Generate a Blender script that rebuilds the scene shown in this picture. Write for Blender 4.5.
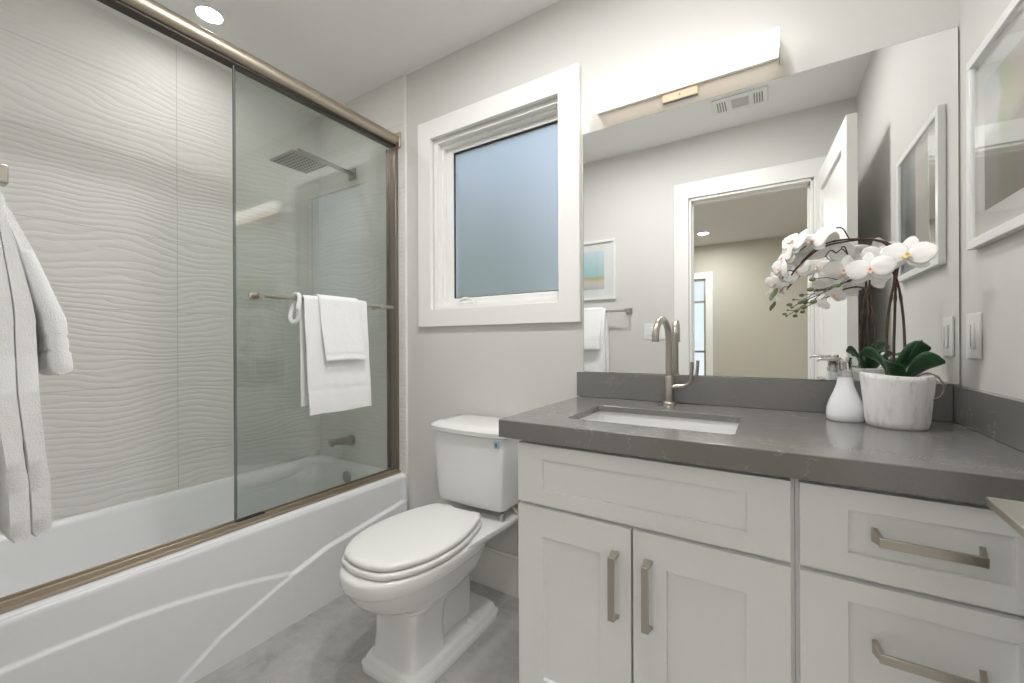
import bpy, bmesh, math, random
from math import sin, cos, pi, radians, sqrt, atan2, exp
from mathutils import Vector, Matrix, noise

S = bpy.context.scene
for o in list(bpy.data.objects):
    bpy.data.objects.remove(o)
COL = S.collection

# ---------------------------------------------------------------- camera
F_PX, CX, CY = 413.19, 512.0, 342.77
YAW, ROLL = radians(31.981), radians(-0.2575)
CAM = Vector((-0.4555, -1.655, 1.1173))
cd = bpy.data.cameras.new('camera')
cam = bpy.data.objects.new('camera', cd); COL.objects.link(cam)
cd.sensor_width = 36.0; cd.lens = F_PX / 1024 * 36.0
cd.shift_y = (CY - 341.5) / 1024
cd.clip_start = 0.02
f_ = Vector((-sin(YAW), cos(YAW), 0)); r_ = Vector((cos(YAW), sin(YAW), 0)); u_ = Vector((0, 0, 1))
rr = r_ * cos(ROLL) + u_ * sin(ROLL); uu = -r_ * sin(ROLL) + u_ * cos(ROLL)
cam.matrix_world = Matrix(((rr.x, uu.x, -f_.x, CAM.x), (rr.y, uu.y, -f_.y, CAM.y), (rr.z, uu.z, -f_.z, CAM.z), (0, 0, 0, 1)))
S.camera = cam

# ---------------------------------------------------------------- world, exposure
W = bpy.data.worlds.new('world'); S.world = W; W.use_nodes = True
wn = W.node_tree; wn.nodes.clear()
wo = wn.nodes.new('ShaderNodeOutputWorld'); wb = wn.nodes.new('ShaderNodeBackground')
wg = wn.nodes.new('ShaderNodeTexCoord'); ws = wn.nodes.new('ShaderNodeSeparateXYZ'); wr = wn.nodes.new('ShaderNodeValToRGB')
wn.links.new(wg.outputs['Generated'], ws.inputs[0]); wn.links.new(ws.outputs['Z'], wr.inputs[0])
wr.color_ramp.elements[0].position = 0.0; wr.color_ramp.elements[0].color = (0.70, 0.74, 0.76, 1)
wr.color_ramp.elements[1].position = 0.6; wr.color_ramp.elements[1].color = (0.42, 0.54, 0.78, 1)
wn.links.new(wr.outputs[0], wb.inputs[0]); wb.inputs[1].default_value = .235
wn.links.new(wb.outputs[0], wo.inputs[0])
S.view_settings.view_transform = 'Standard'; S.view_settings.look = 'None'
S.view_settings.exposure = 2.68; S.view_settings.gamma = 1.0
S.view_settings.use_curve_mapping = False
S.cycles.max_bounces = 14; S.cycles.diffuse_bounces = 6; S.cycles.glossy_bounces = 8
S.cycles.transmission_bounces = 8; S.cycles.transparent_max_bounces = 16
S.cycles.sample_clamp_indirect = 6.0

VANITY_E, ADDED_DOWN_E, HALL_E, SHOWER_E = .49, 22.5, 86.0, 18.0

# ---------------------------------------------------------------- materials
def mat(name, col=(.8, .8, .8), rough=.5, metal=0., **kw):
    m = bpy.data.materials.new(name); m.use_nodes = True
    b = m.node_tree.nodes['Principled BSDF']
    b.inputs['Base Color'].default_value = (*col, 1); b.inputs['Roughness'].default_value = rough
    b.inputs['Metallic'].default_value = metal
    for k, v in kw.items():
        b.inputs[k.replace('_', ' ')].default_value = v
    return m
class N:
    """small node-building helper"""
    def __init__(s, m): s.m = m; s.t = m.node_tree; s.b = s.t.nodes.get('Principled BSDF')
    def n(s, typ, **kw):
        x = s.t.nodes.new(typ)
        for k, v in kw.items(): setattr(x, k, v)
        return x
    def l(s, a, b): s.t.links.new(a, b)
    def pos(s): return s.n('ShaderNodeNewGeometry').outputs['Position']
    def math(s, op, a, b=None, c=None):
        x = s.n('ShaderNodeMath', operation=op)
        for i, v in enumerate((a, b, c)):
            if v is None: continue
            if isinstance(v, (int, float)): x.inputs[i].default_value = v
            else: s.l(v, x.inputs[i])
        return x.outputs[0]
    def noise(s, vec, scale, detail=2., dist=0., rough=.5):
        x = s.n('ShaderNodeTexNoise'); s.l(vec, x.inputs['Vector'])
        x.inputs['Scale'].default_value = scale; x.inputs['Detail'].default_value = detail
        x.inputs['Distortion'].default_value = dist; x.inputs['Roughness'].default_value = rough
        return x.outputs['Fac']
    def scale(s, vec, v):
        x = s.n('ShaderNodeVectorMath', operation='MULTIPLY'); s.l(vec, x.inputs[0]); x.inputs[1].default_value = v
        return x.outputs[0]
    def ramp(s, fac, stops):
        x = s.n('ShaderNodeValToRGB'); s.l(fac, x.inputs[0]); e = x.color_ramp.elements
        while len(e) < len(stops): e.new(.5)
        for i, (p, c) in enumerate(stops):
            e[i].position = p; e[i].color = (*c, 1) if len(c) == 3 else c
        return x.outputs[0]
    def mix(s, fac, a, b):
        x = s.n('ShaderNodeMix', data_type='RGBA')
        if isinstance(fac, (int, float)): x.inputs[0].default_value = fac
        else: s.l(fac, x.inputs[0])
        for i, v in ((6, a), (7, b)):
            if isinstance(v, tuple): x.inputs[i].default_value = (*v, 1)
            else: s.l(v, x.inputs[i])
        return x.outputs[2]
    def bump(s, h, strength=.3, dist=.01, normal=None):
        x = s.n('ShaderNodeBump'); s.l(h, x.inputs['Height']); x.inputs['Strength'].default_value = strength
        x.inputs['Distance'].default_value = dist
        if normal: s.l(normal, x.inputs['Normal'])
        return x.outputs[0]

M = {}
M['wall'] = mat('wall_paint', (.665, .655, .628), .6)
q = N(M['wall']); q.l(q.bump(q.noise(q.pos(), 260, 2), .05, .001), q.b.inputs['Normal'])
M['ceiling'] = mat('ceiling_paint', (.86, .86, .85), .7)
M['white'] = mat('white_trim_paint', (.86, .855, .83), .35)
M['cabinet'] = mat('cabinet_paint', (.87, .875, .875), .38)
M['porcelain'] = mat('porcelain', (.80, .80, .79), .12, Coat_Weight=.3)
M['acrylic'] = mat('tub_acrylic', (.86, .87, .88), .22)
M['plastic'] = mat('white_plastic', (.82, .82, .80), .35)
M['nickel'] = mat('brushed_nickel', (.50, .47, .42), .30, 1.)
q = N(M['nickel']); q.l(q.bump(q.noise(q.scale(q.pos(), (40, 40, 600)), 3, 2), .08, .001), q.b.inputs['Normal'])
M['rail'] = mat('champagne_rail', (.50, .435, .35), .42, 1.)
M['jamb'] = mat('bronze_jamb', (.27, .225, .19), .35, .9)
M['rail_shade'] = mat('rail_underside_shade', (.06, .05, .04), .5, .5)  # near-black stands in for the shadow beneath the top rail
M['chrome'] = mat('chrome', (.72, .71, .70), .08, 1.)
M['steel'] = mat('satin_steel', (.40, .39, .36), .32, 1.)
M['mirror'] = mat('mirror_silver', (.955, .965, .955), .0, 1.)
M['mirroredge'] = mat('mirror_edge', (.12, .14, .12), .3)
M['rubber'] = mat('black_rubber', (.02, .02, .02), .6)
M['hallwall'] = mat('hall_wall_paint', (.55, .53, .46), .6)
M['hallceil'] = mat('hall_ceiling_paint', (.80, .81, .80), .7)
M['hallfloor'] = mat('hall_floor_wood', (.32, .25, .18), .4)
M['baseboard'] = mat('baseboard_paint', (.80, .79, .75), .4)
M['sticker'] = mat('sticker_blue', (.35, .55, .65), .5)
M['stickerd'] = mat('sticker_dark', (.05, .15, .25), .5)
M['braid'] = mat('braided_hose', (.55, .48, .38), .45, .5)

def emis(name, col, st):
    m = bpy.data.materials.new(name); m.use_nodes = True; t = m.node_tree; t.nodes.clear()
    o = t.nodes.new('ShaderNodeOutputMaterial'); e = t.nodes.new('ShaderNodeEmission')
    e.inputs[0].default_value = (*col, 1); e.inputs[1].default_value = st; t.links.new(e.outputs[0], o.inputs[0])
    return m
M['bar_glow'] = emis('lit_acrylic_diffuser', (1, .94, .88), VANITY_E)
t_ = M['bar_glow'].node_tree; q = N(M['bar_glow']); e_ = [n for n in t_.nodes if n.type == 'EMISSION'][0]
sp = q.n('ShaderNodeSeparateXYZ'); q.l(q.pos(), sp.inputs[0])
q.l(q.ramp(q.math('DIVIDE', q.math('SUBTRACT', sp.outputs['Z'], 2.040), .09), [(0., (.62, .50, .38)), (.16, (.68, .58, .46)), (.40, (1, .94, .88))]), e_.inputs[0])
M['added_down_glow'] = emis('added_downlight_glow', (1, .99, .985), ADDED_DOWN_E)  # glow of the two added bathroom ceiling lights only
M['shower_glow'] = emis('lit_shower_downlight', (1, .965, .92), SHOWER_E)
M['hall_glow'] = emis('lit_hall_downlight', (1, .98, .955), HALL_E)

# wavy tile ------------------------------------------------------
def tile_mat(name, col, horizontal):           # horizontal = 'Y' (side wall) or 'X' (back wall)
    m = mat(name, col, .5); q = N(m); p = q.pos()
    sp = q.n('ShaderNodeSeparateXYZ'); q.l(p, sp.inputs[0]); hz = sp.outputs[horizontal]; z = sp.outputs['Z']
    n1 = q.noise(q.scale(p, (1.7, 1.7, 3.2)), 1, 1.5)
    n2 = q.noise(q.scale(p, (5.5, 5.5, 22)), 1, 2.0)
    ph = q.math('ADD', q.math('MULTIPLY', z, 37.0), q.math('ADD', q.math('MULTIPLY', n1, 7.5), q.math('MULTIPLY', n2, 1.5)))
    saw = q.math('FRACT', ph)
    rip = q.math('ADD', q.math('MULTIPLY', q.math('POWER', q.math('SINE', q.math('MULTIPLY', saw, pi)), .75), 1.0),
                 q.math('MULTIPLY', q.noise(q.scale(p, (5, 5, 30)), 1, 2), .5))
    def grout(coord, off, per, w):
        fr = q.math('FRACT', q.math('DIVIDE', q.math('SUBTRACT', coord, off), per))
        d = q.math('MULTIPLY', q.math('MINIMUM', fr, q.math('SUBTRACT', 1.0, fr)), per)
        return q.math('LESS_THAN', d, w)
    g = q.math('MAXIMUM', grout(z, .207, .3567, .0011), grout(hz, -.783 if horizontal == 'Y' else -2.18 - .783, 1.07, .0013))
    h = q.math('MULTIPLY', rip, q.math('SUBTRACT', 1.0, g))
    q.l(q.bump(h, .42, .004), q.b.inputs['Normal'])
    c = q.mix(g, col, tuple(x * .70 for x in col)); q.l(c, q.b.inputs['Base Color'])
    return m
M['tile_side'] = tile_mat('wavy_tile_side', (.76, .75, .725), 'Y')
M['tile_back'] = tile_mat('wavy_tile_back', (.76, .75, .725), 'X')

# floor tile -----------------------------------------------------
M['floor'] = mat('stone_floor_tile', (.4, .39, .37), .42); q = N(M['floor']); p = q.pos()
a = q.noise(p, 3.2, 6, .6, .62); b = q.noise(p, 26, 4, .3, .7)
v = q.math('ADD', q.math('MULTIPLY', a, .7), q.math('MULTIPLY', b, .3))
c = q.ramp(v, [(.32, (.30, .295, .28)), (.5, (.43, .425, .41)), (.68, (.54, .53, .515))])
sp = q.n('ShaderNodeSeparateXYZ'); q.l(p, sp.inputs[0])
def gr(coord, off, per, w):
    fr = q.math('FRACT', q.math('DIVIDE', q.math('SUBTRACT', coord, off), per))
    d = q.math('MULTIPLY', q.math('MINIMUM', fr, q.math('SUBTRACT', 1.0, fr)), per)
    return q.math('LESS_THAN', d, w)
g = q.math('MAXIMUM', gr(sp.outputs['X'], -1.80, .305, .0015), gr(sp.outputs['Y'], -.12, .61, .0015))
q.l(q.mix(g, c, (.48, .475, .46)), q.b.inputs['Base Color'])
q.l(q.bump(q.math('SUBTRACT', v, q.math('MULTIPLY', g, .5)), .15, .003), q.b.inputs['Normal'])

# quartz ---------------------------------------------------------
M['quartz'] = mat('grey_quartz', (.16, .155, .148), .20, IOR=1.8); q = N(M['quartz']); p = q.pos()
vn = q.noise(p, 5.5, 5, 1.6, .6)
line = q.math('ABSOLUTE', q.math('SUBTRACT', vn, .5))
vein = q.math('LESS_THAN', line, .0045)
vein = q.math('MULTIPLY', vein, q.math('GREATER_THAN', q.noise(p, 7, 1), .54))
sp_ = q.noise(p, 260, 2)
c = q.mix(q.math('MULTIPLY', sp_, .5), (.165, .16, .153), (.25, .245, .235))
q.l(q.mix(q.math('MULTIPLY', vein, .45), c, (.42, .41, .39)), q.b.inputs['Base Color'])

# terry ----------------------------------------------------------
M['terry'] = mat('white_terry', (.90, .90, .895), .95, Sheen_Weight=.3); q = N(M['terry']); p = q.pos()
q.l(q.bump(q.math('ADD', q.noise(p, 420, 3, 0, .7), q.math('MULTIPLY', q.noise(p, 60, 3), 1.2)), .55, .003), q.b.inputs['Normal'])

# shower glass: clear slab with real surface reflection -----------
def clear_glass(name, tint):
    m = bpy.data.materials.new(name); m.use_nodes = True; t = m.node_tree; t.nodes.clear(); q = N(m)
    o = q.n('ShaderNodeOutputMaterial'); tr = q.n('ShaderNodeBsdfTransparent'); gl = q.n('ShaderNodeBsdfGlossy')
    tr.inputs[0].default_value = (*tint, 1); gl.inputs['Roughness'].default_value = 0.0
    fr = q.n('ShaderNodeFresnel'); fr.inputs[0].default_value = 1.52
    ge = q.n('ShaderNodeNewGeometry')
    fac = q.math('MULTIPLY', fr.outputs[0], q.math('SUBTRACT', 1.0, ge.outputs['Backfacing']))
    fac = q.math('MULTIPLY', fac, 2.2)
    mx = q.n('ShaderNodeMixShader'); q.l(fac, mx.inputs[0]); q.l(tr.outputs[0], mx.inputs[1]); q.l(gl.outputs[0], mx.inputs[2])
    q.l(mx.outputs[0], o.inputs[0]); return m
M['glass'] = clear_glass('shower_glass', (.93, .945, .935))
M['picglass'] = clear_glass('picture_glass', (.985, .985, .985))
M['glassedge'] = mat('glass_edge_seal', (.16, .19, .18), .25)

# obscure window glass -------------------------------------------
M['frost'] = mat('obscure_glass', (.93, .96, .96), .6, Transmission_Weight=1.0, IOR=1.5)
q = N(M['frost']); q.l(q.bump(q.noise(q.pos(), 170, 3, .4), .35, .003), q.b.inputs['Normal'])

# plants ---------------------------------------------------------
M['leaf'] = mat('orchid_leaf', (.020, .070, .028), .28); q = N(M['leaf'])
q.l(q.mix(q.noise(q.pos(), 30, 3), (.010, .045, .018), (.035, .11, .045)), q.b.inputs['Base Color'])
M['stem'] = mat('orchid_stem', (.075, .045, .03), .5)
M['gstem'] = mat('green_stem', (.12, .12, .06), .5)
M['bud'] = mat('green_bud', (.17, .20, .09), .45)
M['petal'] = mat('orchid_petal', (.93, .915, .89), .6, Subsurface_Weight=.15)
M['petal'].node_tree.nodes['Principled BSDF'].inputs['Subsurface Radius'].default_value = (.01, .008, .006)
M['lip'] = mat('orchid_lip', (.85, .62, .50), .5)
M['lipy'] = mat('orchid_lip_yellow', (.90, .72, .35), .5)
M['pot'] = mat('whitewashed_pot', (.8, .8, .79), .6); q = N(M['pot'])
a = q.noise(q.scale(q.pos(), (60, 60, 14)), 1, 5, 0, .7)
q.l(q.ramp(a, [(.30, (.52, .50, .48)), (.45, (.78, .77, .76)), (.7, (.86, .86, .86))]), q.b.inputs['Base Color'])
M['moss'] = mat('pot_moss', (.06, .07, .03), .9)
M['soap'] = mat('soap_bottle_ceramic', (.84, .85, .87), .12)
M['vine'] = mat('root_brown', (.14, .12, .095), .6)
M['hedge'] = mat('outdoor_foliage', (.05, .10, .045), .7); q = N(M['hedge'])
q.l(q.mix(q.noise(q.pos(), 4, 4), (.22, .27, .18), (.42, .48, .36)), q.b.inputs['Base Color'])
M['ground'] = mat('outdoor_ground', (.25, .25, .22), .9)
M['frame'] = mat('picture_frame_white', (.80, .80, .79), .30)
M['mat'] = mat('picture_mat', (.86, .86, .85), .7)

# abstract paintings ----------------------------------------------
def painting(name, coord, z0, z1, stops, h0, h1, side=None):
    m = mat(name, (.5, .5, .5), .6); q = N(m); p = q.pos()
    sp = q.n('ShaderNodeSeparateXYZ'); q.l(p, sp.inputs[0])
    f = q.math('DIVIDE', q.math('SUBTRACT', sp.outputs['Z'], z0), z1 - z0)
    f = q.math('ADD', f, q.math('MULTIPLY', q.math('SUBTRACT', q.noise(q.scale(p, (9, 9, 20)), 1, 4), .5), .16))
    c = q.ramp(f, stops)
    if side:
        g = q.math('DIVIDE', q.math('SUBTRACT', sp.outputs[coord], h0), h1 - h0)
        g = q.math('ADD', g, q.math('MULTIPLY', q.math('SUBTRACT', q.noise(p, 14, 3), .5), .25))
        c2 = q.ramp(g, side); x = q.n('ShaderNodeMix', data_type='RGBA', blend_type='MULTIPLY')
        x.inputs[0].default_value = 1; q.l(c, x.inputs[6]); q.l(c2, x.inputs[7]); c = x.outputs[2]
    q.l(c, q.b.inputs['Base Color']); return m

# ---------------------------------------------------------------- object helpers
def origin_of(o):
    v = Vector((0, 0, 0))
    while o is not None:
        v = v + o.location; o = o.parent
    return v
def obj(name, bm, m, parent=None, kind=None, label=None, bevel=0., bsegs=2, smooth=True, subsurf=0, angle=35, loc=None):
    """bm holds WORLD coordinates; the object is placed relative to its parent"""
    bmesh.ops.recalc_face_normals(bm, faces=bm.faces)
    off = origin_of(parent)
    if parent is None and loc is not None: off = Vector(loc)
    for v in bm.verts: v.co -= off
    me = bpy.data.meshes.new(name); bm.to_mesh(me); bm.free()
    for mm in (m if isinstance(m, (list, tuple)) else [m]): me.materials.append(mm)
    o = bpy.data.objects.new(name, me); COL.objects.link(o)
    if parent is not None: o.parent = parent
    elif loc is not None: o.location = loc
    if bevel:
        b = o.modifiers.new('bevel', 'BEVEL'); b.width = bevel; b.segments = bsegs; b.limit_method = 'ANGLE'; b.angle_limit = radians(angle)
        b.harden_normals = False
    if subsurf:
        s = o.modifiers.new('subsurf', 'SUBSURF'); s.levels = subsurf; s.render_levels = subsurf
    if smooth:
        for p in me.polygons: p.use_smooth = True
        try: me.set_sharp_from_angle(angle=radians(angle if not bevel else 60))
        except Exception: pass
    if kind: o['kind'] = kind
    if label: o['label'] = label
    return o
def thing(name, label, cat, loc, group=None):
    o = bpy.data.objects.new(name, None); COL.objects.link(o); o.location = loc
    o['label'] = label; o['category'] = cat
    if group: o['group'] = group
    o.empty_display_size = .05
    return o
def tag(o, label, cat, group=None):
    o['label'] = label; o['category'] = cat
    if group: o['group'] = group
    return o
def nb(): return bmesh.new()
def box(bm, x0, x1, y0, y1, z0, z1):
    g = bmesh.ops.create_cube(bm, size=1)['verts']
    for v in g:
        v.co = Vector(((x0 + x1) / 2 + v.co.x * (x1 - x0), (y0 + y1) / 2 + v.co.y * (y1 - y0), (z0 + z1) / 2 + v.co.z * (z1 - z0)))
    return g
def boxo(name, b, m, parent=None, **kw):
    bm = nb(); box(bm, *b); return obj(name, bm, m, parent, **kw)
def loft(bm, rings, cap0=True, cap1=True, closed=True):
    vs = [[bm.verts.new(p) for p in r] for r in rings]; n = len(rings[0])
    for a, b in zip(vs, vs[1:]):
        for i in range(n if closed else n - 1):
            j = (i + 1) % n; bm.faces.new((a[i], a[j], b[j], b[i]))
    if cap0: bm.faces.new(list(reversed(vs[0])))
    if cap1: bm.faces.new(vs[-1])
    return vs
def tube(bm, pts, r, seg=12, caps=True, flat=1.0):
    pts = [Vector(p) for p in pts]; n = len(pts); rad = r if isinstance(r, (list, tuple)) else [r] * n
    t0 = (pts[1] - pts[0]).normalized(); up = Vector((0, 0, 1)) if abs(t0.z) < .9 else Vector((1, 0, 0))
    nx = t0.cross(up).normalized(); rings = []
    for i, p in enumerate(pts):
        t = (pts[min(i + 1, n - 1)] - pts[max(i - 1, 0)]).normalized()
        nx = (nx - t * nx.dot(t)).normalized(); ny = t.cross(nx)
        rings.append([p + (nx * cos(2 * pi * k / seg) + ny * sin(2 * pi * k / seg) * flat) * rad[i] for k in range(seg)])
    loft(bm, rings, caps, caps)
def lathe(bm, prof, c, seg=40, axis='z', cap=True):
    rings = []
    for r, h in prof:
        ring = []
        for k in range(seg):
            a = 2 * pi * k / seg; u, v = r * cos(a), r * sin(a)
            ring.append(Vector({'z': (c[0] + u, c[1] + v, c[2] + h), 'y': (c[0] + u, c[1] + h, c[2] + v), 'x': (c[0] + h, c[1] + u, c[2] + v)}[axis]))
        rings.append(ring)
    loft(bm, rings, cap, cap)
def spline(pts, k=8):
    pts = [Vector(p) for p in pts]; out = []
    P = [pts[0] * 2 - pts[1]] + pts + [pts[-1] * 2 - pts[-2]]
    for i in range(1, len(P) - 2):
        for j in range(k):
            t = j / k; a, b, c, d = P[i - 1], P[i], P[i + 1], P[i + 2]
            out.append(.5 * ((2 * b) + (c - a) * t + (2 * a - 5 * b + 4 * c - d) * t * t + (3 * b - a - 3 * c + d) * t ** 3))
    out.append(pts[-1]); return out
def sring(cx, cy, z, a, bf, bb, n=2., seg=48, nb_=None):
    """superellipse ring, front (-y) half-length bf, back bb"""
    out = []
    for k in range(seg):
        t = 2 * pi * k / seg; c, s = cos(t), sin(t)
        e = n if s < 0 or nb_ is None else nb_
        x = a * math.copysign(abs(c) ** (2 / e), c); y = (bf if s < 0 else bb) * math.copysign(abs(s) ** (2 / e), s)
        out.append(Vector((cx + x, cy + y, z)))
    return out
def plate_hole(bm, outer, inner, plane, t0, t1):
    """rectangle outer (u0,u1,v0,v1) with polygon hole; plane 'xz' or 'xy'; thickness t0..t1 on the third axis"""
    def P(u, v, t): return Vector((u, t, v)) if plane == 'xz' else Vector((u, v, t))
    for t in (t0, t1):
        e = []
        for loop in (outer, inner):
            vs = [bm.verts.new(P(u, v, t)) for u, v in loop]
            e += [bm.edges.new((vs[i], vs[(i + 1) % len(vs)])) for i in range(len(vs))]
        bmesh.ops.triangle_fill(bm, use_beauty=True, edges=e)
    for loop in (outer, inner):
        n = len(loop)
        for i in range(n):
            a, b = loop[i], loop[(i + 1) % n]
            vs = [bm.verts.new(P(*a, t0)), bm.verts.new(P(*b, t0)), bm.verts.new(P(*b, t1)), bm.verts.new(P(*a, t1))]
            bm.faces.new(vs)
    bmesh.ops.remove_doubles(bm, verts=bm.verts, dist=1e-5)
def rect(u0, u1, v0, v1): return [(u0, v0), (u1, v0), (u1, v1), (u0, v1)]
def rrect(u0, u1, v0, v1, r, k=6):
    out = []
    for cx, cy, a0 in ((u1 - r, v1 - r, 0), (u0 + r, v1 - r, 90), (u0 + r, v0 + r, 180), (u1 - r, v0 + r, 270)):
        for i in range(k + 1):
            a = radians(a0 + 90 * i / k); out.append((cx + r * cos(a), cy + r * sin(a)))
    return out

# ---------------------------------------------------------------- room shell
FZ, CZ = -.07, 2.62
XL, YF = -2.983, -1.63                       # tiled side wall, entrance wall
ST = dict(kind='structure', smooth=False)
boxo('floor', (XL - .1, .1, YF, .14, FZ - .1, FZ), M['floor'], **ST)
boxo('ceiling', (XL - .1, .1, YF - .12, .14, CZ, CZ + .1), M['ceiling'], **ST)
boxo('wall_left', (XL - .1, XL, YF, 0, FZ, CZ), M['tile_side'], **ST)
boxo('wall_right', (0, .1, YF, 0, FZ, CZ), M['wall'], **ST)
bm = nb(); plate_hole(bm, rect(XL - .1, .1, FZ, CZ), rect(-1.985, -1.237, 1.295, 2.205), 'xz', 0, .14)
obj('wall_back', bm, M['wall'], **ST)
boxo('wall_back_tile', (XL, -2.183, -.012, 0, FZ + .3, CZ), M['tile_back'], **ST)
boxo('trim_1', (-2.183, -2.1785, -.014, 0, FZ + .455, CZ), M['white'], **ST)
DX0, DX1, DZ = -.957, -.217, 2.165
bm = nb(); plate_hole(bm, rect(XL - .1, .1, FZ, CZ), [(DX0, FZ + 1e-4), (DX1, FZ + 1e-4), (DX1, DZ), (DX0, DZ)], 'xz', YF - .12, YF)
obj('wall_front', bm, M['wall'], **ST)
boxo('wall_front_tile', (XL, -2.183, YF, YF + .012, FZ + .3, CZ), M['tile_back'], **ST)
# door casing and jamb (bathroom side)
bm = nb()
box(bm, DX0 - .105, DX0 - .004, YF, YF + .018, FZ, DZ + .004); box(bm, DX1 + .004, DX1 + .115, YF, YF + .018, FZ, DZ + .004)
box(bm, DX0 - .105, DX1 + .115, YF, YF + .018, DZ + .004, DZ + .12)
obj('trim_2', bm, M['white'], kind='structure', bevel=.002)
bm = nb()
box(bm, DX0 - .001, DX0 + .014, YF - .125, YF + .004, FZ, DZ); box(bm, DX1 - .014, DX1 + .001, YF - .125, YF + .004, FZ, DZ)
box(bm, DX0, DX1, YF - .125, YF + .004, DZ - .014, DZ + .001)
box(bm, DX0 + .014, DX0 + .020, YF - .09, YF - .055, FZ, DZ - .014); box(bm, DX1 - .026, DX1 - .014, YF - .09, YF - .055, FZ, DZ - .014)
box(bm, DX0 + .014, DX1 - .014, YF - .09, YF - .055, DZ - .026, DZ - .014)
obj('trim_3', bm, M['white'], kind='structure', bevel=.0015)
bm = nb(); box(bm, -2.172, -1.098, -.016, 0, FZ, FZ + .178); box(bm, -2.172, -1.098, -.012, 0, FZ + .178, FZ + .19)
obj('baseboard_back', bm, M['baseboard'], kind='structure', bevel=.002)
boxo('baseboard_front', (-2.17, DX0 - .106, YF, YF + .015, FZ, FZ + .19), M['baseboard'], kind='structure', bevel=.002)

# window --------------------------------------------------------
win = bpy.data.objects.new('window_1', None); COL.objects.link(win); win.location = (-1.61, .05, 1.295); win['kind'] = 'structure'
WX0, WX1, WZ0, WZ1 = -1.985, -1.237, 1.295, 2.205
bm = nb(); plate_hole(bm, rect(-2.075, -1.138, 1.205, 2.302), rect(WX0, WX1, WZ0, WZ1), 'xz', -.02, -.0005)
obj('window_casing', bm, M['white'], win, bevel=.0015)
bm = nb()
plate_hole(bm, rect(WX0, WX1, WZ0, WZ1), rect(WX0 + .022, WX1 - .012, WZ0 + .022, WZ1 - .022), 'xz', .012, .14)
plate_hole(bm, rect(WX0 + .022, WX1 - .012, WZ0 + .022, WZ1 - .022), rect(WX0 + .036, WX1 - .018, WZ0 + .034, WZ1 - .036), 'xz', .045, .14)
obj('window_frame', bm, M['white'], win, bevel=.0015)
bm = nb(); plate_hole(bm, rect(WX0 + .036, WX1 - .018, WZ0 + .034, WZ1 - .036), rect(-1.905, -1.272, 1.357, 2.145), 'xz', .072, .115)
obj('window_sash', bm, M['white'], win, bevel=.003)
bm = nb(); plate_hole(bm, rect(-1.907, -1.270, 1.355, 2.147), rect(-1.901, -1.276, 1.361, 2.139), 'xz', .080, .090)
obj('gasket', bm, M['rubber'], win, smooth=False)
boxo('window_pane', (-1.9045, -1.2725, .0915, .0955, 1.3575, 2.1445), M['frost'], win, smooth=False)
# folding crank
bm = nb(); box(bm, -1.84, -1.72, .014, .042, 1.317, 1.327)
obj('crank_base', bm, M['plastic'], win, bevel=.003)
bm = nb(); tube(bm, spline([(-1.83, .028, 1.326), (-1.815, .026, 1.340), (-1.78, .024, 1.345), (-1.75, .024, 1.338), (-1.735, .024, 1.328)], 5), [.009] * 11 + [.007] * 10, 10)
obj('crank_handle', bm, M['plastic'], win)
bm = nb(); lathe(bm, [(.004, 0), (.006, -.004), (.004, -.010)], (-1.875, .086, 2.10), 10, 'y'); obj('latch_button', bm, M['plastic'], win)

# hall beyond the doorway ------------------------------------------
HY = -5.4
boxo('floor_hall', (-2.4, 1.2, HY, YF, FZ - .1, FZ - .001), M['hallfloor'], **ST)
boxo('ceiling_hall', (-2.4, 1.2, HY, YF - .12, CZ, CZ + .1), M['hallceil'], **ST)
bm = nb(); plate_hole(bm, rect(-2.4, 1.2, FZ, CZ), rect(-1.95, -1.30, .25, 2.10), 'xz', HY - .12, HY)
obj('wall_hall_far', bm, M['hallwall'], **ST)
boxo('wall_hall_left', (-2.5, -2.4, HY, YF - .12, FZ, CZ), M['hallwall'], **ST)
boxo('wall_hall_right', (1.2, 1.3, HY, YF - .12, FZ, CZ), M['hallwall'], **ST)
w2 = bpy.data.objects.new('window_2', None); COL.objects.link(w2); w2.location = (-1.62, HY, .25); w2['kind'] = 'structure'
bm = nb(); plate_hole(bm, rect(-2.06, -1.20, .14, 2.20), rect(-1.95, -1.30, .25, 2.10), 'xz', HY + .001, HY + .02); obj('window_casing', bm, M['white'], w2, bevel=.002)
bm = nb()
for z in (.25, .95, 1.73, 2.07): box(bm, -1.95, -1.30, HY - .06, HY - .03, z, z + .03)
for x in (-1.95, -1.33): box(bm, x, x + .03, HY - .06, HY - .03, .25, 2.10)
obj('window_sash', bm, M['steel'], w2, smooth=False)
boxo('window_pane', (-1.95, -1.30, HY - .05, HY - .045, .25, 2.10), M['frost'], w2, smooth=False)

# outdoors -----------------------------------------------------------
boxo('ground', (-12, 8, .16, 14, FZ - .5, FZ - .4), M['ground'], kind='structure', smooth=False)
rng = random.Random(4)
bm = nb()
for i in range(90):
    c = Vector((rng.uniform(-5.2, -2.45), rng.uniform(1.7, 3.2), rng.uniform(-.3, 2.6)))
    r = rng.uniform(.28, .5)
    g = bmesh.ops.create_icosphere(bm, subdivisions=2, radius=r)['verts']
    for v in g: v.co = c + v.co * (1 + .35 * noise.noise(v.co * 6 + c))
tag(obj('hedge', bm, M['hedge'], smooth=False, loc=(-4, 2.5, FZ - .4)), 'blurred green hedge outside behind the frosted window pane', 'hedge')

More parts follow.
